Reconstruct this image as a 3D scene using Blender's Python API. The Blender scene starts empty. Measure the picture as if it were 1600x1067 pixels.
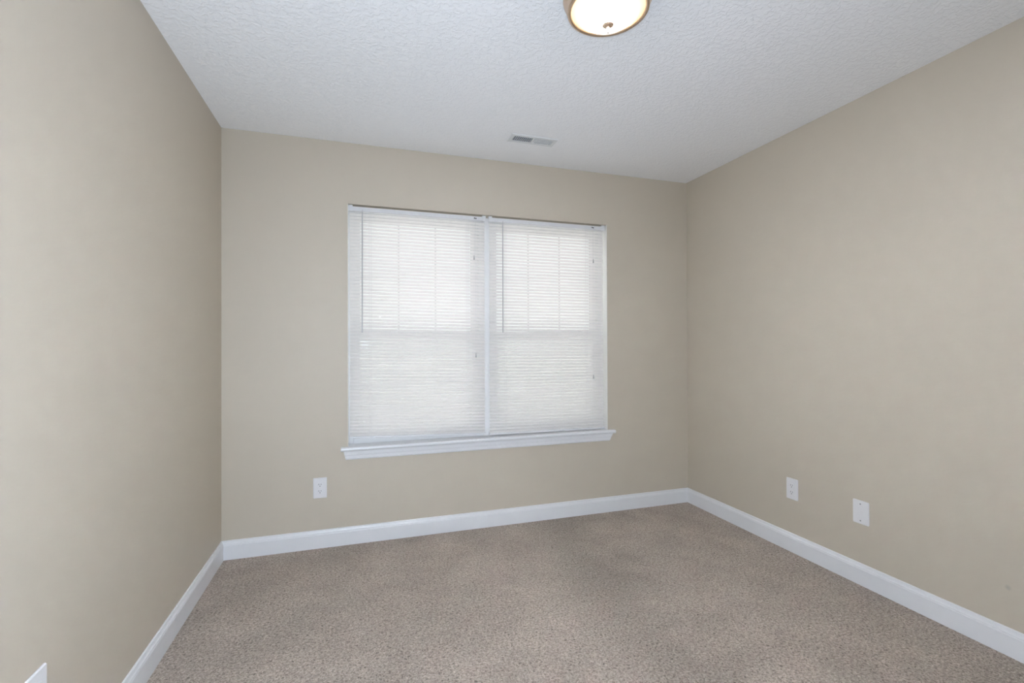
import bpy, bmesh, math, random
from mathutils import Matrix, Vector
random.seed(7)

# ------------------------------------------------------------------ camera, world, lights, exposure
S = bpy.context.scene
COL = S.collection
LX, LY = 0.836, 1.479                      # ceiling light
H = 2.44                                   # ceiling height
XL, XR, YB, YF = -0.743, 2.391, 3.047, -1.0  # left, right, window wall, wall behind the camera

cam_data = bpy.data.cameras.new('camera')
cam = bpy.data.objects.new('camera', cam_data)
COL.objects.link(cam)
cam_data.sensor_fit = 'HORIZONTAL'
cam_data.sensor_width = 36.0
cam_data.lens = 739.858 / 1600 * 36.0
cam_data.clip_start = 0.02
rt = Vector((0.95191352, -0.30634686, -0.00349935))
up = Vector((0.00166246, -0.00625683, 0.99997904))
fw = Vector((0.30636233, 0.95189939, 0.00544667))
m = Matrix((rt, up, -fw)).transposed().to_4x4()
m.translation = Vector((0, 0, 1.2094))
cam.matrix_world = m
S.camera = cam

FLASH_W, SKY_S, BOWL_E, BULB_E = 53.0, 10.3, 790.0, 20.0

world = bpy.data.worlds.new('sky')
S.world = world
world.use_nodes = True
wn = world.node_tree
wn.nodes.clear()
sky = wn.nodes.new('ShaderNodeTexSky')
sky.sky_type = 'HOSEK_WILKIE'
sky.turbidity = 9.0
sky.ground_albedo = 0.5
sky.sun_direction = Vector((-0.4, -0.75, 0.55)).normalized()
hs = wn.nodes.new('ShaderNodeHueSaturation')
hs.inputs['Saturation'].default_value = 0.08
bg = wn.nodes.new('ShaderNodeBackground')
bg.inputs['Strength'].default_value = SKY_S
wo = wn.nodes.new('ShaderNodeOutputWorld')
wn.links.new(sky.outputs[0], hs.inputs['Color'])
wn.links.new(hs.outputs[0], bg.inputs['Color'])
wn.links.new(bg.outputs[0], wo.inputs['Surface'])

def area(name, loc, target, sx, sy, watts, color):
    d = bpy.data.lights.new(name, 'AREA')
    d.shape = 'RECTANGLE'
    d.size, d.size_y = sx, sy
    d.energy = watts
    d.color = color
    o = bpy.data.objects.new(name, d)
    COL.objects.link(o)
    o.location = loc
    o.rotation_euler = (Vector(target) - Vector(loc)).to_track_quat('-Z', 'Y').to_euler()
    return o

# sunlight added to brighten the ground, then the photographer's diffused flash behind the tripod
sd = bpy.data.lights.new('added_sun', 'SUN')
sd.energy = 4.0; sd.angle = 0.05; sd.color = (1.0, 0.95, 0.88)
so = bpy.data.objects.new('added_sun', sd); COL.objects.link(so)
so.location = (6, 8, 6)
so.rotation_euler = Vector((-0.75, 0.02, -0.66)).to_track_quat('-Z', 'Y').to_euler()   # rakes along the outside wall
area('photo_flash', (-0.07, -0.15, 1.08), (0.3, 3.0, 1.2), 0.4, 0.4, FLASH_W, (0.718, 0.838, 1.0))

S.view_settings.view_transform = 'Standard'
S.view_settings.look = 'None'
S.view_settings.gamma = 1.0
S.view_settings.use_curve_mapping = False
S.view_settings.exposure = 0.04
S.cycles.max_bounces = 12
S.cycles.diffuse_bounces = 8
S.cycles.transparent_max_bounces = 24
S.cycles.caustics_reflective = False
S.cycles.caustics_refractive = False
S.cycles.sample_clamp_indirect = 6.0

# ------------------------------------------------------------------ materials
def new_mat(name):
    mt = bpy.data.materials.new(name)
    mt.use_nodes = True
    nt = mt.node_tree
    b = nt.nodes['Principled BSDF']
    return mt, nt, b

def simple(name, col, rough=0.5, metal=0.0, spec=0.5, noise=0.0, nscale=40.0):
    mt, nt, b = new_mat(name)
    b.inputs['Base Color'].default_value = (*col, 1)
    b.inputs['Roughness'].default_value = rough
    b.inputs['Metallic'].default_value = metal
    b.inputs['Specular IOR Level'].default_value = spec
    tc = nt.nodes.new('ShaderNodeTexCoord')
    n = nt.nodes.new('ShaderNodeTexNoise')
    n.inputs['Scale'].default_value = nscale
    nt.links.new(tc.outputs['Object'], n.inputs['Vector'])
    if noise:
        bp = nt.nodes.new('ShaderNodeBump')
        bp.inputs['Strength'].default_value = noise
        bp.inputs['Distance'].default_value = 0.002
        nt.links.new(n.outputs['Fac'], bp.inputs['Height'])
        nt.links.new(bp.outputs['Normal'], b.inputs['Normal'])
    else:
        mr = nt.nodes.new('ShaderNodeMapRange')
        mr.inputs['To Min'].default_value = max(0, rough - 0.04)
        mr.inputs['To Max'].default_value = min(1, rough + 0.04)
        nt.links.new(n.outputs['Fac'], mr.inputs['Value'])
        nt.links.new(mr.outputs['Result'], b.inputs['Roughness'])
    return mt

M_WALL = simple('beige_wall_paint', (0.53, 0.475, 0.387), 0.55, spec=0.5, noise=0.06, nscale=180)
M_TRIM = simple('white_semi_gloss', (0.74, 0.745, 0.755), 0.35)
M_PLATE = simple('white_plate_plastic', (0.74, 0.735, 0.74), 0.35)
M_SLOT = simple('dark_slot', (0.03, 0.03, 0.03), 0.6)
M_SCREW = simple('screw_metal', (0.35, 0.35, 0.36), 0.35, metal=0.9)
M_VINYL = simple('white_window_vinyl', (0.74, 0.74, 0.74), 0.4)
M_RAIL = simple('white_blind_enamel', (0.70, 0.70, 0.71), 0.4)
M_CORD = simple('white_cord', (0.75, 0.75, 0.75), 0.8)
M_TASSEL = simple('grey_tassel_plastic', (0.42, 0.42, 0.42), 0.5)
M_NICKEL = simple('brushed_bronze_nickel', (0.74, 0.57, 0.43), 0.40, metal=1.0)
M_DUCT = simple('grey_duct_sheet', (0.36, 0.36, 0.37), 0.9)
M_VENT = simple('white_vent_enamel', (0.78, 0.79, 0.80), 0.45)

# the right wall carries one small grey scuff above its baseboard
M_WALL_SCUFF = M_WALL.copy()
nt = M_WALL_SCUFF.node_tree
b = nt.nodes['Principled BSDF']
tc = nt.nodes['Texture Coordinate']
vd = nt.nodes.new('ShaderNodeVectorMath'); vd.operation = 'DISTANCE'; vd.inputs[1].default_value = (XR, 1.164, 0.259)
nt.links.new(tc.outputs['Object'], vd.inputs[0])
mr = nt.nodes.new('ShaderNodeMapRange'); mr.inputs['From Min'].default_value = 0.003; mr.inputs['From Max'].default_value = 0.013
nt.links.new(vd.outputs['Value'], mr.inputs['Value'])
mx = nt.nodes.new('ShaderNodeMix'); mx.data_type = 'RGBA'
mx.inputs[6].default_value = (0.42, 0.385, 0.325, 1); mx.inputs[7].default_value = b.inputs['Base Color'].default_value[:]
nt.links.new(mr.outputs['Result'], mx.inputs['Factor'])
nt.links.new(mx.outputs[2], b.inputs['Base Color'])

# knockdown ceiling
M_CEIL, nt, b = new_mat('knockdown_ceiling')
b.inputs['Base Color'].default_value = (0.965, 0.965, 0.985, 1)
b.inputs['Roughness'].default_value = 0.8
b.inputs['Specular IOR Level'].default_value = 0.25
tc = nt.nodes.new('ShaderNodeTexCoord')
n1 = nt.nodes.new('ShaderNodeTexNoise'); n1.inputs['Scale'].default_value = 60; n1.inputs['Detail'].default_value = 3
n1.inputs['Distortion'].default_value = 0.6
rp = nt.nodes.new('ShaderNodeValToRGB')
rp.color_ramp.elements[0].position = 0.46; rp.color_ramp.elements[1].position = 0.58
bp = nt.nodes.new('ShaderNodeBump'); bp.inputs['Strength'].default_value = 0.6; bp.inputs['Distance'].default_value = 0.002
nt.links.new(tc.outputs['Object'], n1.inputs['Vector'])
nt.links.new(n1.outputs['Fac'], rp.inputs['Fac'])
nt.links.new(rp.outputs['Color'], bp.inputs['Height'])
nt.links.new(bp.outputs['Normal'], b.inputs['Normal'])

# frieze carpet
M_CARPET, nt, b = new_mat('taupe_frieze_carpet')
b.inputs['Roughness'].default_value = 1.0
b.inputs['Specular IOR Level'].default_value = 0.05
b.inputs['Sheen Weight'].default_value = 0.15
b.inputs['Sheen Roughness'].default_value = 0.6
tc = nt.nodes.new('ShaderNodeTexCoord')
def tex(kind, scale, detail=2.0, dist=0.0, rough=0.5):
    n = nt.nodes.new('ShaderNodeTexNoise')
    n.inputs['Scale'].default_value = scale
    n.inputs['Detail'].default_value = detail
    n.inputs['Distortion'].default_value = dist
    n.inputs['Roughness'].default_value = rough
    nt.links.new(tc.outputs['Object'], n.inputs['Vector'])
    return n
fine = tex('n', 120, 4, 0.8, 0.7)
mid = tex('n', 5.0, 3, 0.4)
big = tex('n', 1.7, 2, 0.8)
rf = nt.nodes.new('ShaderNodeValToRGB')
rf.color_ramp.elements[0].position = 0.30; rf.color_ramp.elements[0].color = (0.080, 0.063, 0.049, 1)
rf.color_ramp.elements[1].position = 0.68; rf.color_ramp.elements[1].color = (0.605, 0.525, 0.445, 1)
e = rf.color_ramp.elements.new(0.48); e.color = (0.355, 0.298, 0.248, 1)
nt.links.new(fine.outputs['Fac'], rf.inputs['Fac'])
def rng(src, a, b_, lo, hi):
    r = nt.nodes.new('ShaderNodeMapRange')
    r.inputs['From Min'].default_value = a; r.inputs['From Max'].default_value = b_
    r.inputs['To Min'].default_value = lo; r.inputs['To Max'].default_value = hi
    nt.links.new(src, r.inputs['Value'])
    return r.outputs['Result']
def mul(a, b_):
    r = nt.nodes.new('ShaderNodeMath'); r.operation = 'MULTIPLY'
    nt.links.new(a, r.inputs[0]); nt.links.new(b_, r.inputs[1])
    return r.outputs[0]
nap = mul(rng(mid.outputs['Fac'], 0.3, 0.7, 0.90, 1.08), rng(big.outputs['Fac'], 0.3, 0.7, 0.93, 1.06))
# brushed-down nap: its shading painted into the colour as one darker lane
sep = nt.nodes.new('ShaderNodeSeparateXYZ'); nt.links.new(tc.outputs['Object'], sep.inputs[0])
def math_(op, a, v=None, b_=None):
    r = nt.nodes.new('ShaderNodeMath'); r.operation = op
    nt.links.new(a, r.inputs[0])
    if b_ is not None: nt.links.new(b_, r.inputs[1])
    elif v is not None: r.inputs[1].default_value = v
    return r.outputs[0]
LANE = (1.40, 0.11, 0.10)                     # x at y = 2.4, slope, half width
yo = math_('SUBTRACT', sep.outputs['Y'], 2.4)
xx = math_('SUBTRACT', sep.outputs['X'], LANE[0])
sl = math_('MULTIPLY', yo, LANE[1])
d = math_('ABSOLUTE', math_('SUBTRACT', math_('ADD', xx, None, math_('MULTIPLY', mid.outputs['Fac'], 0.35)), None, sl))
lane = rng(d, 0.05, 0.28, 0.80, 1.0)
nap = mul(nap, lane)
mx = nt.nodes.new('ShaderNodeMix'); mx.data_type = 'RGBA'; mx.blend_type = 'MULTIPLY'; mx.inputs['Factor'].default_value = 1.0
nt.links.new(rf.outputs['Color'], mx.inputs[6]); nt.links.new(nap, mx.inputs[7])
nt.links.new(mx.outputs[2], b.inputs['Base Color'])
bp = nt.nodes.new('ShaderNodeBump'); bp.inputs['Strength'].default_value = 0.8; bp.inputs['Distance'].default_value = 0.008
nt.links.new(fine.outputs['Fac'], bp.inputs['Height'])
nt.links.new(bp.outputs['Normal'], b.inputs['Normal'])

# translucent blind slat
M_SLAT, nt, b = new_mat('white_translucent_slat')
b.inputs['Base Color'].default_value = (0.82, 0.805, 0.785, 1)
b.inputs['Roughness'].default_value = 0.4
tl = nt.nodes.new('ShaderNodeBsdfTranslucent'); tl.inputs['Color'].default_value = (0.88, 0.855, 0.83, 1)
mxs = nt.nodes.new('ShaderNodeMixShader'); mxs.inputs[0].default_value = 0.31
out = nt.nodes['Material Output']
nt.links.new(b.outputs[0], mxs.inputs[1]); nt.links.new(tl.outputs[0], mxs.inputs[2])
nt.links.new(mxs.outputs[0], out.inputs['Surface'])

# clear wand plastic
M_WAND = simple('clear_grey_wand', (0.50, 0.50, 0.51), 0.25)

# window glass: thin pane
M_GLASS, nt, b = new_mat('window_glass')
nt.nodes.remove(b)
tr = nt.nodes.new('ShaderNodeBsdfTransparent'); tr.inputs['Color'].default_value = (0.94, 0.96, 0.95, 1)
gl = nt.nodes.new('ShaderNodeBsdfGlossy'); gl.inputs['Roughness'].default_value = 0.1
mxs = nt.nodes.new('ShaderNodeMixShader'); mxs.inputs[0].default_value = 0.02
out = nt.nodes['Material Output']
nt.links.new(tr.outputs[0], mxs.inputs[1]); nt.links.new(gl.outputs[0], mxs.inputs[2])
nt.links.new(mxs.outputs[0], out.inputs['Surface'])

# insect screen mesh
M_SCREEN, nt, b = new_mat('insect_screen')
b.inputs['Base Color'].default_value = (0.06, 0.06, 0.06, 1)
b.inputs['Roughness'].default_value = 0.7
tr = nt.nodes.new('ShaderNodeBsdfTransparent')
mxs = nt.nodes.new('ShaderNodeMixShader'); mxs.inputs[0].default_value = 0.18
out = nt.nodes['Material Output']
nt.links.new(tr.outputs[0], mxs.inputs[1]); nt.links.new(b.outputs[0], mxs.inputs[2])
nt.links.new(mxs.outputs[0], out.inputs['Surface'])

# frosted lamp glass, glowing by its own emission
M_BOWL, nt, b = new_mat('lit_frosted_glass')
b.inputs['Base Color'].default_value = (0.85, 0.80, 0.68, 1)
b.inputs['Roughness'].default_value = 0.3
tc = nt.nodes.new('ShaderNodeTexCoord')
# bulb glow painted into the emission: hottest near the middle, amber and dimmer at the rim (radius from the lamp's axis)
vs_ = nt.nodes.new('ShaderNodeVectorMath'); vs_.operation = 'MULTIPLY'; vs_.inputs[1].default_value = (1, 1, 0)
nt.links.new(tc.outputs['Object'], vs_.inputs[0])
vd = nt.nodes.new('ShaderNodeVectorMath'); vd.operation = 'DISTANCE'; vd.inputs[1].default_value = (LX, LY, 0)
nt.links.new(vs_.outputs[0], vd.inputs[0])
mr = nt.nodes.new('ShaderNodeMapRange'); mr.inputs['From Min'].default_value = 0.128; mr.inputs['From Max'].default_value = 0.05
nt.links.new(vd.outputs['Value'], mr.inputs['Value'])
cr = nt.nodes.new('ShaderNodeValToRGB')
cr.color_ramp.elements[0].position = 0.0; cr.color_ramp.elements[0].color = (1.0, 0.70, 0.34, 1)
cr.color_ramp.elements[1].position = 0.6; cr.color_ramp.elements[1].color = (0.95, 0.92, 1.0, 1)
nt.links.new(mr.outputs['Result'], cr.inputs['Fac'])
pw = nt.nodes.new('ShaderNodeMath'); pw.operation = 'POWER'; pw.inputs[1].default_value = 7.0
nt.links.new(mr.outputs['Result'], pw.inputs[0])
ma = nt.nodes.new('ShaderNodeMath'); ma.operation = 'MULTIPLY_ADD'; ma.inputs[1].default_value = BOWL_E; ma.inputs[2].default_value = 0.85 * min(BOWL_E, 1)
nt.links.new(pw.outputs[0], ma.inputs[0])
nt.links.new(cr.outputs['Color'], b.inputs['Emission Color'])
nt.links.new(ma.outputs[0], b.inputs['Emission Strength'])
M_BULB, nt, b = new_mat('lit_bulb')
b.inputs['Emission Color'].default_value = (1.0, 0.88, 0.68, 1)
b.inputs['Emission Strength'].default_value = BULB_E

# outdoors
M_GROUND = simple('pale_concrete_ground', (0.72, 0.70, 0.68), 0.9, noise=0.2, nscale=12)

# ------------------------------------------------------------------ mesh helpers
def box(bm, x0, x1, y0, y1, z0, z1, bevel=0.0, seg=2):
    r = bmesh.ops.create_cube(bm, size=1.0)
    vs = r['verts']
    for v in vs:
        v.co = Vector(((x0 + x1) / 2 + v.co.x * (x1 - x0), (y0 + y1) / 2 + v.co.y * (y1 - y0), (z0 + z1) / 2 + v.co.z * (z1 - z0)))
    if bevel:
        es = list({e for v in vs for e in v.link_edges})
        bmesh.ops.bevel(bm, geom=es, offset=bevel, segments=seg, affect='EDGES', profile=0.5)

def extrude_profile(bm, pts, a, b):
    """closed polygon pts placed by functions a(p), b(p) at both ends"""
    va = [bm.verts.new(a(p)) for p in pts]
    vb = [bm.verts.new(b(p)) for p in pts]
    n = len(pts)
    for i in range(n):
        bm.faces.new((va[i], va[(i + 1) % n], vb[(i + 1) % n], vb[i]))
    bm.faces.new(va[::-1]); bm.faces.new(vb)

def lathe(bm, prof, cx, cy, seg=64):
    rings = []
    for (r, z) in prof:
        if r < 1e-6:
            rings.append([bm.verts.new((cx, cy, z))])
        else:
            rings.append([bm.verts.new((cx + r * math.cos(2 * math.pi * i / seg), cy + r * math.sin(2 * math.pi * i / seg), z)) for i in range(seg)])
    for a, b in zip(rings, rings[1:]):
        for i in range(seg):
            j = (i + 1) % seg
            if len(a) == 1 and len(b) == 1: continue
            if len(a) == 1: bm.faces.new((a[0], b[j], b[i]))
            elif len(b) == 1: bm.faces.new((a[i], a[j], b[0]))
            else: bm.faces.new((a[i], a[j], b[j], b[i]))

def tube(bm, p, q, r, seg=8):
    p, q = Vector(p), Vector(q)
    d = q - p
    mtx = Matrix.Translation((p + q) / 2) @ d.to_track_quat('Z', 'Y').to_matrix().to_4x4()
    bmesh.ops.create_cone(bm, cap_ends=True, segments=seg, radius1=r, radius2=r, depth=d.length, matrix=mtx)

def obj(name, bm, mat, parent=None, smooth=False, loc=None):
    bmesh.ops.recalc_face_normals(bm, faces=bm.faces)
    me = bpy.data.meshes.new(name)
    bm.to_mesh(me); bm.free()
    me.materials.append(mat)
    if smooth:
        for p in me.polygons: p.use_smooth = True
    o = bpy.data.objects.new(name, me)
    COL.objects.link(o)
    if parent is not None: o.parent = parent
    if loc is not None: o.location = loc
    return o

def empty(name, loc, rot=(0, 0, 0)):
    o = bpy.data.objects.new(name, None)
    o.empty_display_size = 0.05
    o.location = loc; o.rotation_euler = rot
    COL.objects.link(o)
    return o

def thing(o, label, cat, group=None):
    o['label'] = label; o['category'] = cat
    if group: o['group'] = group
    return o

def struct(o, label, cat):
    o['kind'] = 'structure'; o['label'] = label; o['category'] = cat
    return o

# ------------------------------------------------------------------ room shell
WX0, WX1, WZ0, WZ1 = -0.068, 1.705, 0.590, 2.069      # window opening
WT = 0.17                                            # window wall thickness
VX0, VX1, VY0, VY1 = 0.868, 1.122, 2.640, 2.708        # hole for the register
T = 0.10

bm = bmesh.new()
box(bm, XL - T, XR + T, YF - T, YB + WT, -0.1, 0.0)
struct(obj('floor', bm, M_CARPET), 'taupe twisted pile carpet covering the whole room', 'floor')

bm = bmesh.new()
for (a, b_, c, d_) in ((XL - T, VX0, YF - T, YB + WT), (VX1, XR + T, YF - T, YB + WT), (VX0, VX1, YF - T, VY0), (VX0, VX1, VY1, YB + WT)):
    box(bm, a, b_, c, d_, H, H + 0.1)
struct(obj('ceiling', bm, M_CEIL), 'white ceiling with a knockdown plaster texture', 'ceiling')

bm = bmesh.new()
box(bm, XL - T, XL, YF - T, YB + WT, 0, H)
struct(obj('wall_left', bm, M_WALL), 'plain beige painted wall at the left, no window', 'wall')
bm = bmesh.new()
box(bm, XR, XR + T, YF - T, YB + WT, 0, H)
struct(obj('wall_right', bm, M_WALL_SCUFF), 'plain beige painted wall at the right with two white plates', 'wall')
bm = bmesh.new()
box(bm, XL, XR, YF - T, YF, 0, H)
struct(obj('wall_rear', bm, M_WALL), 'beige painted wall behind the camera', 'wall')
bm = bmesh.new()
box(bm, XL, WX0, YB, YB + WT, 0, H)
box(bm, WX1, XR, YB, YB + WT, 0, H)
box(bm, WX0, WX1, YB, YB + WT, WZ1, H)
box(bm, WX0, WX1, YB, YB + WT, 0, WZ0 - 0.024)
struct(obj('wall_back', bm, M_WALL), 'beige painted wall around the double window', 'wall')

# baseboards: flat board with a stepped, coved top
BH = 0.106
PROF = [(0, 0), (0.014, 0), (0.014, 0.080), (0.0125, 0.0835), (0.0125, 0.087), (0.0095, 0.092), (0.0075, 0.098), (0.0065, 0.1035), (0.0045, BH), (0, BH)]
bm = bmesh.new()
extrude_profile(bm, PROF, lambda p: (XL + p[0], YB - p[0], p[1]), lambda p: (XR - p[0], YB - p[0], p[1]))
struct(obj('baseboard_back', bm, M_TRIM), 'white baseboard under the window wall', 'baseboard')
bm = bmesh.new()
extrude_profile(bm, PROF, lambda p: (XL + p[0], YF, p[1]), lambda p: (XL + p[0], YB - p[0], p[1]))
struct(obj('baseboard_left', bm, M_TRIM), 'white baseboard along the left wall', 'baseboard')
bm = bmesh.new()
extrude_profile(bm, PROF, lambda p: (XR - p[0], YF, p[1]), lambda p: (XR - p[0], YB - p[0], p[1]))
struct(obj('baseboard_right', bm, M_TRIM), 'white baseboard along the right wall', 'baseboard')

# window stool and apron
st = struct(empty('trim_1', ((WX0 + WX1) / 2, YB, WZ0)), 'white window sill board and apron below the double window', 'window sill')
def local(o, par):
    o.parent = par
    o.location = -Vector(par.location)
    return o
bm = bmesh.new()
# nosed board with horns past the opening
nose = [(-0.034, -0.006), (-0.030, -0.001), (-0.024, 0.0), (0.0, 0.0), (0.0, -0.024), (-0.028, -0.024), (-0.033, -0.019), (-0.035, -0.012)]
extrude_profile(bm, nose, lambda p: (WX0 - 0.040, YB + p[0], WZ0 + p[1]), lambda p: (WX1 + 0.048, YB + p[0], WZ0 + p[1]))
box(bm, WX0, WX1, YB, YB + 0.075, WZ0 - 0.024, WZ0)
local(obj('sill', bm, M_TRIM), st)
bm = bmesh.new()
ap = [(0, 0), (-0.018, 0), (-0.0165, -0.022), (-0.0145, -0.030), (-0.0135, -0.047), (-0.0095, -0.054), (0, -0.054)]
AZ = WZ0 - 0.024
extrude_profile(bm, ap, lambda p: (WX0 - 0.026 - p[1] * 0.25, YB + p[0], AZ + p[1]), lambda p: (WX1 + 0.033 + p[1] * 0.45, YB + p[0], AZ + p[1]))
local(obj('apron', bm, M_TRIM), st)

# ------------------------------------------------------------------ two double-hung windows behind the blinds
def build_window(n, x0, x1, label):
    w = struct(empty(f'window_{n}', ((x0 + x1) / 2, YB + 0.1, WZ0)), label, 'window')
    z0, z1 = WZ0, WZ1
    zm = 1.272
    def fin(name, bm, mat):
        return local(obj(name, bm, mat), w)
    bm = bmesh.new()
    fw_ = 0.030
    box(bm, x0, x0 + fw_, YB + 0.085, YB + 0.16, z0 - 0.02, z1, 0.002)
    box(bm, x1 - fw_, x1, YB + 0.085, YB + 0.16, z0 - 0.02, z1, 0.002)
    box(bm, x0 + fw_, x1 - fw_, YB + 0.085, YB + 0.16, z1 - 0.04, z1, 0.002)
    box(bm, x0 + fw_, x1 - fw_, YB + 0.085, YB + 0.16, z0 - 0.02, z0 + 0.03, 0.002)
    fin('frame', bm, M_VINYL)
    def sash(name, ya, yb_, za, zb, sw):
        bm = bmesh.new()
        a, b_ = x0 + fw_ , x1 - fw_
        box(bm, a, a + sw, ya, yb_, za, zb, 0.002)
        box(bm, b_ - sw, b_, ya, yb_, za, zb, 0.002)
        box(bm, a + sw, b_ - sw, ya, yb_, za, za + 0.045, 0.002)
        box(bm, a + sw, b_ - sw, ya, yb_, zb - 0.04, zb, 0.002)
        s = fin(name, bm, M_VINYL)
        gm = bmesh.new()
        ym = (ya + yb_) / 2
        gw = 0.005
        for k in (1, 2):
            xc = a + sw + (b_ - a - 2 * sw) * k / 3
            box(gm, xc - gw, xc + gw, ym + 0.003, ym + 0.009, za + 0.045, zb - 0.04)
        zc = (za + zb) / 2
        box(gm, a + sw, b_ - sw, ym + 0.0032, ym + 0.0088, zc - gw, zc + gw)
        g = obj('muntin_grille', gm, M_VINYL); g.parent = s
        pm = bmesh.new()
        box(pm, a + sw - 0.004, b_ - sw + 0.004, ym - 0.0015, ym + 0.0015, za + 0.041, zb - 0.036)
        p = obj('glass_pane', pm, M_GLASS); p.parent = s
    sash('lower_sash', YB + 0.095, YB + 0.120, z0 + 0.02, zm + 0.025, 0.042)
    sash('upper_sash', YB + 0.126, YB + 0.150, zm - 0.020, z1 - 0.03, 0.042)
    bm = bmesh.new()
    box(bm, x0 + 0.01, x1 - 0.01, YB + 0.1615, YB + 0.1635, z0, zm)
    fin('insect_screen', bm, M_SCREEN)
XM = (WX0 + WX1) / 2
build_window(1, WX0, XM - 0.018, 'left double-hung white window behind the left blind')
build_window(2, XM + 0.018, WX1, 'right double-hung white window behind the right blind')
bm = bmesh.new()
box(bm, XM - 0.018, XM + 0.018, YB + 0.078, YB + 0.165, WZ0, WZ1, 0.002)
struct(obj('trim_2', bm, M_VINYL), 'white mullion post between the two window blinds', 'mullion')

M_JAMB = simple('white_jamb_liner', (0.80, 0.79, 0.75), 0.5)  # thin side liners, paler than the wall
bm = bmesh.new()
box(bm, WX0, WX0 + 0.002, YB + 0.001, YB + 0.085, WZ0, WZ1)
box(bm, WX1 - 0.002, WX1, YB + 0.001, YB + 0.085, WZ0, WZ1)
struct(obj('trim_3', bm, M_JAMB), 'white side returns of the window opening', 'window return')

bm = bmesh.new()
box(bm, -30, 30, YB + WT, 60, -0.5, -0.4)
struct(obj('ground', bm, M_GROUND), 'pale ground outside the window', 'ground')

# ------------------------------------------------------------------ mini blinds
def build_blind(label, x0, x1, bl, br, ladders, wand, tassels, lock_x, wand_z):
    yc = YB + 0.034
    root = thing(empty('mini_blind', ((x0 + x1) / 2, yc, WZ1)), label, 'blind', 'window blinds')
    def fin(name, bm, mat, smooth=False, parent=None):
        o = obj(name, bm, mat, smooth=smooth)
        if parent is None: local(o, root)
        else: o.parent = parent
        return o
    # headrail: open U channel with a rolled lower lip
    zt, zb = WZ1 - 0.009, WZ1 - 0.036
    bm = bmesh.new()
    prof = [(-0.0125, zb + 0.001), (-0.0135, zb + 0.002), (-0.0135, zb + 0.004), (-0.0125, zb + 0.005), (-0.0125, zt), (-0.0115, zt),
            (-0.0115, zb + 0.001), (0.0115, zb + 0.001), (0.0115, zt), (0.0125, zt), (0.0125, zb), (-0.0115, zb)]
    extrude_profile(bm, prof, lambda p: (x0, yc + p[0], p[1]), lambda p: (x1, yc + p[0], p[1]))
    fin('headrail', bm, M_RAIL)
    # end brackets
    for xa, xb in ((x0 - 0.003, x0 + 0.022), (x1 - 0.022, x1 + 0.003)):
        bm = bmesh.new()
        box(bm, xa, xb, yc - 0.0155, yc - 0.014, zb - 0.002, WZ1 - 0.001, 0.0005, 1)
        box(bm, xa, xb, yc - 0.014, yc + 0.016, WZ1 - 0.004, WZ1 - 0.001)
        fin('bracket', bm, M_RAIL)
    # slats
    N = 66
    zs = zb - 0.020
    bm = bmesh.new()
    wd, crown, ns = 0.0242, 0.0016, 6
    nx = 12
    rail_h = 0.012
    for i in range(N):
        t = i / (N - 1)
        zl = zs + (bl + rail_h + 0.009 - zs) * t
        zr = zs + (br + rail_h + 0.009 - zs) * t
        tilt = math.radians(62.5 - 15.5 * t)      # the ladders close the top slats a little tighter
        j = random.uniform(-0.003, 0.003)
        rows = []
        for k in range(ns + 1):
            u = (k / ns - 0.5) * wd
            c = crown * (1 - (2 * k / ns - 1) ** 2)
            # u > 0 is the room edge, tilted down; crown faces the room and up
            dy = -(u * math.cos(tilt + j)) - c * math.sin(tilt + j)
            dz = -(u * math.sin(tilt + j)) + c * math.cos(tilt + j)
            row = []
            for q in range(nx + 1):
                f = q / nx
                sag = 0.0003 * math.sin(f * 9.42 + i * 1.7)
                row.append(bm.verts.new((x0 + 0.004 + (x1 - x0 - 0.008) * f, yc + dy, zl + (zr - zl) * f + dz + sag)))
            rows.append(row)
        for a, b_ in zip(rows, rows[1:]):
            for q in range(nx):
                bm.faces.new((a[q], a[q + 1], b_[q + 1], b_[q]))
    fin('slats', bm, M_SLAT, smooth=True)
    # bottom rail, a little askew
    bm = bmesh.new()
    rp_ = [(-0.012, 0.001), (-0.0125, 0.004), (-0.012, 0.009), (-0.009, 0.0115), (0.009, 0.0115), (0.012, 0.009), (0.0125, 0.004), (0.012, 0.001), (0.009, 0), (-0.009, 0)]
    extrude_profile(bm, rp_, lambda p: (x0 + 0.003, yc + p[0], bl + p[1]), lambda p: (x1 - 0.003, yc + p[0], br + p[1]))
    rail = fin('bottom_rail', bm, M_RAIL)
    for xe, ze, sx in ((x0 + 0.003, bl, -1), (x1 - 0.003, br, 1)):
        bm = bmesh.new()
        box(bm, min(xe, xe + sx * 0.003), max(xe, xe + sx * 0.003), yc - 0.013, yc + 0.013, ze - 0.001, ze + 0.013, 0.001, 1)
        o = obj('end_cap', bm, M_RAIL); o.parent = rail
    # ladder cords, front and back
    for lx in ladders:
        f = (lx - x0) / (x1 - x0)
        ze = bl + (br - bl) * f + 0.010
        bm = bmesh.new()
        for dx in (-0.006, 0.006):
            tube(bm, (lx + dx, yc - 0.0135, zb), (lx + dx, yc - 0.0135, ze), 0.0006, 5)
            tube(bm, (lx + dx, yc + 0.0135, zb), (lx + dx, yc + 0.0135, ze), 0.0006, 5)
        fin('ladder_cord', bm, M_CORD)
    # tilt wand on its hook
    wx, wz0, wz1 = wand[0], wand_z[0], wand_z[1]
    bm = bmesh.new()
    tube(bm, (wx, yc - 0.021, wz0), (wx - 0.002, yc - 0.024, wz1), 0.0034, 6)
    wd_ = fin('tilt_wand', bm, M_WAND)
    bm = bmesh.new()
    tube(bm, (wx, yc - 0.012, wz0 + 0.014), (wx, yc - 0.021, wz0 + 0.010), 0.0014, 6)
    tube(bm, (wx, yc - 0.021, wz0 + 0.012), (wx, yc - 0.021, wz0 - 0.004), 0.0014, 6)
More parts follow.
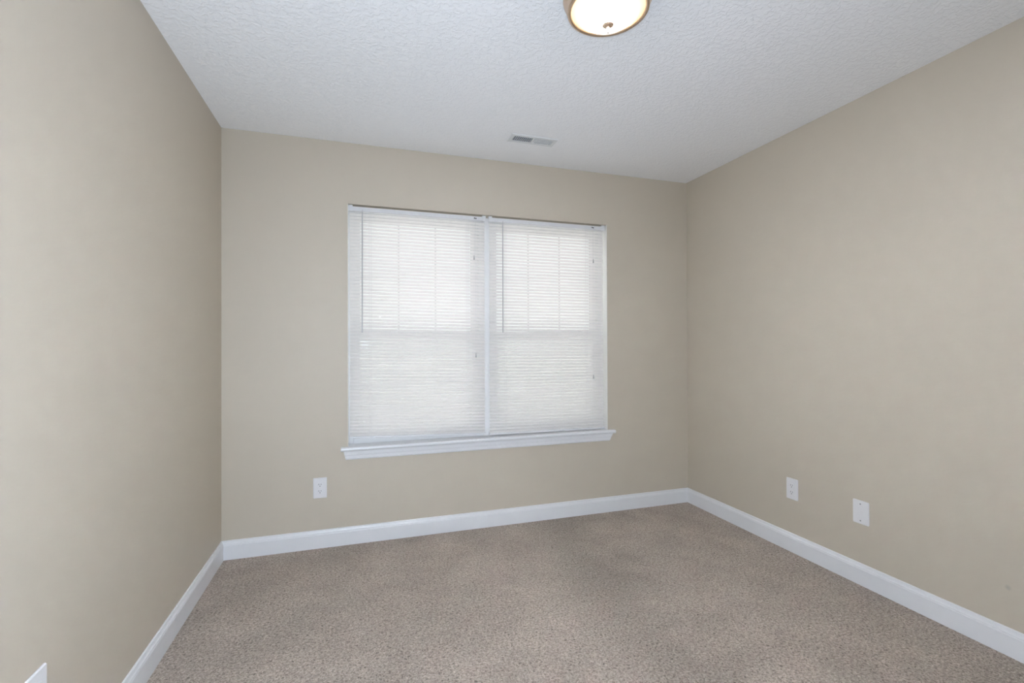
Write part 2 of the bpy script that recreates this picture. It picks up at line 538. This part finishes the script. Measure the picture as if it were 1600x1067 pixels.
    o = obj('hook', bm, M_WAND); o.parent = wd_
    # cord lock and lift cords with tassels
    bm = bmesh.new()
    box(bm, lock_x - 0.012, lock_x + 0.012, yc - 0.0165, yc - 0.012, zb + 0.006, zb + 0.021, 0.001, 1)
    lk = fin('cord_lock', bm, M_RAIL)
    bm = bmesh.new()
    box(bm, lock_x - 0.008, lock_x - 0.002, yc - 0.0175, yc - 0.016, zb + 0.009, zb + 0.018)
    box(bm, lock_x + 0.001, lock_x + 0.008, yc - 0.0175, yc - 0.016, zb + 0.008, zb + 0.016)
    o = obj('slot', bm, M_SLOT); o.parent = lk
    for (tx, tz) in tassels:
        bm = bmesh.new()
        tube(bm, (lock_x, yc - 0.0180, zb + 0.010), (tx, yc - 0.0185, tz), 0.0005, 5)
        lc = fin('lift_cord', bm, M_CORD)
        bm = bmesh.new()
        lathe(bm, [(0, tz + 0.014), (0.002, tz + 0.014), (0.0026, tz + 0.004), (0.0042, tz - 0.013), (0.0036, tz - 0.015), (0, tz - 0.015)], tx, yc - 0.0185, 12)
        o = obj('tassel', bm, M_TASSEL, smooth=True); o.parent = lc
    return root

build_blind('white mini blind over the left window, bottom rail hanging askew above the sill',
            WX0 + 0.006, XM - 0.016, 0.634, 0.606, (0.064, 0.680), (0.017,), ((0.724, 1.785), (0.735, 1.136)), 0.733, (2.030, 1.283))
build_blind('white mini blind over the right window, its bottom rail almost touching the sill',
            XM + 0.009, WX1 - 0.012, 0.600, 0.594, (0.942, 1.549), (0.922,), ((1.603, 1.807), (1.601, 0.974)), 1.601, (2.026, 1.287))

# ------------------------------------------------------------------ ceiling light
lamp = thing(empty('ceiling_light', (LX, LY, H)), 'round flush ceiling light with lit frosted glass bowl and bronze rim', 'light fixture')
bm = bmesh.new()
lathe(bm, [(0, 2.4395), (0.154, 2.4395), (0.157, 2.436), (0.1575, 2.428), (0.155, 2.420), (0.149, 2.408), (0.1445, 2.396), (0.1430, 2.388), (0.1418, 2.383), (0.1385, 2.3805),
           (0.1325, 2.3815), (0.1292, 2.384), (0.1292, 2.392), (0.136, 2.410), (0.14, 2.430), (0, 2.432)], LX, LY, 96)
local(obj('pan', bm, M_NICKEL, smooth=True), lamp)
bm = bmesh.new()
prof = []
for k in range(21):
    a = k / 20 * math.pi / 2
    rr = 0.129 * (1 - k / 20)
    prof.append((rr, 2.386 - 0.050 * (1 - (rr / 0.129) ** 2)))
lathe(bm, prof, LX, LY, 96)
local(obj('glass_bowl', bm, M_BOWL, smooth=True), lamp)
for sx in (-0.055, 0.055):
    bm = bmesh.new()
    bmesh.ops.create_uvsphere(bm, u_segments=24, v_segments=16, radius=0.021, matrix=Matrix.Translation((LX + sx, LY, 2.392)))
    local(obj('bulb', bm, M_BULB, smooth=True), lamp)
bm = bmesh.new()
lathe(bm, [(0, 2.336), (0.0195, 2.3355), (0.0215, 2.3335), (0.0205, 2.331), (0.0130, 2.3275), (0.0065, 2.3255), (0.0046, 2.323), (0.0042, 2.316), (0.0050, 2.312), (0.0046, 2.3065), (0.003, 2.304), (0, 2.3035)], LX, LY, 32)
local(obj('finial', bm, M_NICKEL, smooth=True), lamp)

# ------------------------------------------------------------------ ceiling register
vent = thing(empty('ceiling_vent', ((VX0 + VX1) / 2, (VY0 + VY1) / 2, H)), 'white two-way louvred air vent set in the ceiling', 'vent')
bm = bmesh.new()
fx0, fx1, fy0, fy1 = VX0 - 0.022, VX1 + 0.022, VY0 - 0.022, VY1 + 0.022
zf = H - 0.005
ix0, ix1, iy0, iy1 = VX0 + 0.003, VX1 - 0.003, VY0 + 0.003, VY1 - 0.003
def ringv(x0, x1, y0, y1, z): return [bm.verts.new(c) for c in ((x0, y0, z), (x1, y0, z), (x1, y1, z), (x0, y1, z))]
r0 = ringv(fx0, fx1, fy0, fy1, H - 0.0005); r1 = ringv(fx0 + 0.005, fx1 - 0.005, fy0 + 0.005, fy1 - 0.005, zf)
r2 = ringv(ix0, ix1, iy0, iy1, zf); r3 = ringv(ix0, ix1, iy0, iy1, H - 0.002)
for a, b_ in ((r0, r1), (r1, r2), (r2, r3)):
    for i in range(4): bm.faces.new((a[i], a[(i + 1) % 4], b_[(i + 1) % 4], b_[i]))
XC = (VX0 + VX1) / 2
box(bm, XC - 0.006, XC + 0.006, iy0, iy1, zf, zf + 0.003)
local(obj('frame', bm, M_VENT), vent)
for (a, b_, sgn) in ((ix0, XC - 0.006, 1), (XC + 0.006, ix1, -1)):
    bm = bmesh.new()
    nf = 10
    for k in range(nf):
        xc = a + (b_ - a) * (k + 0.5) / nf
        ang = math.radians(26) * sgn
        hw = 0.0065
        dx, dz = hw * math.sin(ang), hw * math.cos(ang)
        t_ = 0.0013
        pts = [(xc - dx - t_, zf + 0.0062 - dz), (xc - dx + t_, zf + 0.0062 - dz), (xc + dx + t_, zf + 0.0062 + dz), (xc + dx - t_, zf + 0.0062 + dz)]
        extrude_profile(bm, pts, lambda p: (p[0], iy0, p[1]), lambda p: (p[0], iy1, p[1]))
    local(obj('louver_bank', bm, M_VENT), vent)
bm = bmesh.new()
box(bm, VX0 + 0.001, VX1 - 0.001, VY0 + 0.001, VY1 - 0.001, H - 0.0015, H + 0.16)
for f in list(bm.faces):
    if f.normal.z < -0.9: bm.faces.remove(f)
local(obj('duct_box', bm, M_DUCT), vent)

# ------------------------------------------------------------------ wall plates (built facing -Y, then turned)
def rounded_plate(bm, w, h, t, r=0.004, edge=0.0025):
    def ring(ww, hh, y, rr):
        pts = []
        for cx, cz, a0 in ((ww / 2 - rr, hh / 2 - rr, 0), (-ww / 2 + rr, hh / 2 - rr, 90), (-ww / 2 + rr, -hh / 2 + rr, 180), (ww / 2 - rr, -hh / 2 + rr, 270)):
            for k in range(5):
                a = math.radians(a0 + k * 22.5)
                pts.append(bm.verts.new((cx + rr * math.cos(a), y, cz + rr * math.sin(a))))
        return pts
    a = ring(w, h, -0.0003, r); b_ = ring(w, h, -t * 0.45, r); c = ring(w - 2 * edge, h - 2 * edge, -t, max(r - edge, 0.0008))
    for p, q in ((a, b_), (b_, c)):
        for i in range(len(p)):
            bm.faces.new((p[i], p[(i + 1) % len(p)], q[(i + 1) % len(q)], q[i]))
    bm.faces.new(a[::-1]); bm.faces.new(c)

def disc(bm, x, y0, y1, z, r, seg=16):
    tube(bm, (x, y0, z), (x, y1, z), r, seg)

def build_outlet(loc, rz, label, w=0.076, h=0.121):
    root = thing(empty('wall_outlet', loc, (0, 0, rz)), label, 'outlet', 'power outlets')
    bm = bmesh.new(); rounded_plate(bm, w, h, 0.006)
    obj('plate', bm, M_PLATE, root)
    for s in (1, -1):
        bm = bmesh.new()
        zc = s * 0.0195
        # receptacle face: rounded sides, flat top and bottom
        ring0, ring1 = [], []
        for k in range(32):
            a = 2 * math.pi * k / 32
            x, z = 0.0172 * math.cos(a), max(-0.0135, min(0.0135, 0.0172 * math.sin(a)))
            ring0.append(bm.verts.new((x, -0.0058, zc + z))); ring1.append(bm.verts.new((x * 0.97, -0.0078, zc + z * 0.97)))
        for i in range(32): bm.faces.new((ring0[i], ring0[(i + 1) % 32], ring1[(i + 1) % 32], ring1[i]))
        bm.faces.new(ring1)
        rc = obj('receptacle', bm, M_PLATE, root)
        for (sx, hh) in ((-0.0064, 0.0042), (0.0064, 0.0035)):
            bm = bmesh.new()
            box(bm, sx - 0.0011, sx + 0.0011, -0.0081, -0.0076, zc + 0.003 - hh, zc + 0.003 + hh)
            obj('slot', bm, M_SLOT, rc)
        bm = bmesh.new(); disc(bm, 0, -0.0081, -0.0076, zc - 0.0075, 0.0025, 14)
        obj('slot', bm, M_SLOT, rc)
    bm = bmesh.new(); disc(bm, 0, -0.0072, -0.0058, 0, 0.0028, 14)
    obj('screw', bm, M_PLATE, root)
    return root
build_outlet((-0.226, YB, 0.3555), 0, 'white duplex power outlet on the window wall, left below the sill')
build_outlet((XR, 2.123, 0.363), -math.pi / 2, 'white duplex power outlet on the right wall, nearer the window corner')
build_outlet((XL, 1.436, 0.3665), math.pi / 2, 'white outlet plate low on the left wall, mostly cut off by the frame')

bp_ = thing(empty('blank_wall_plate', (XR, 1.7275, 0.361), (0, 0, -math.pi / 2)), 'blank white cover plate with two screws on the right wall', 'wall plate')
bm = bmesh.new(); rounded_plate(bm, 0.080, 0.117, 0.006, 0.006)
obj('plate', bm, M_PLATE, bp_)
for s in (1, -1):
    bm = bmesh.new(); disc(bm, 0, -0.0072, -0.0055, s * 0.0415, 0.0033, 16)
    sc_ = obj('screw', bm, M_SCREW, bp_)
    bm = bmesh.new(); box(bm, -0.0028, 0.0028, -0.0075, -0.0071, s * 0.0415 - 0.0005, s * 0.0415 + 0.0005)
    obj('slot', bm, M_SLOT, sc_)
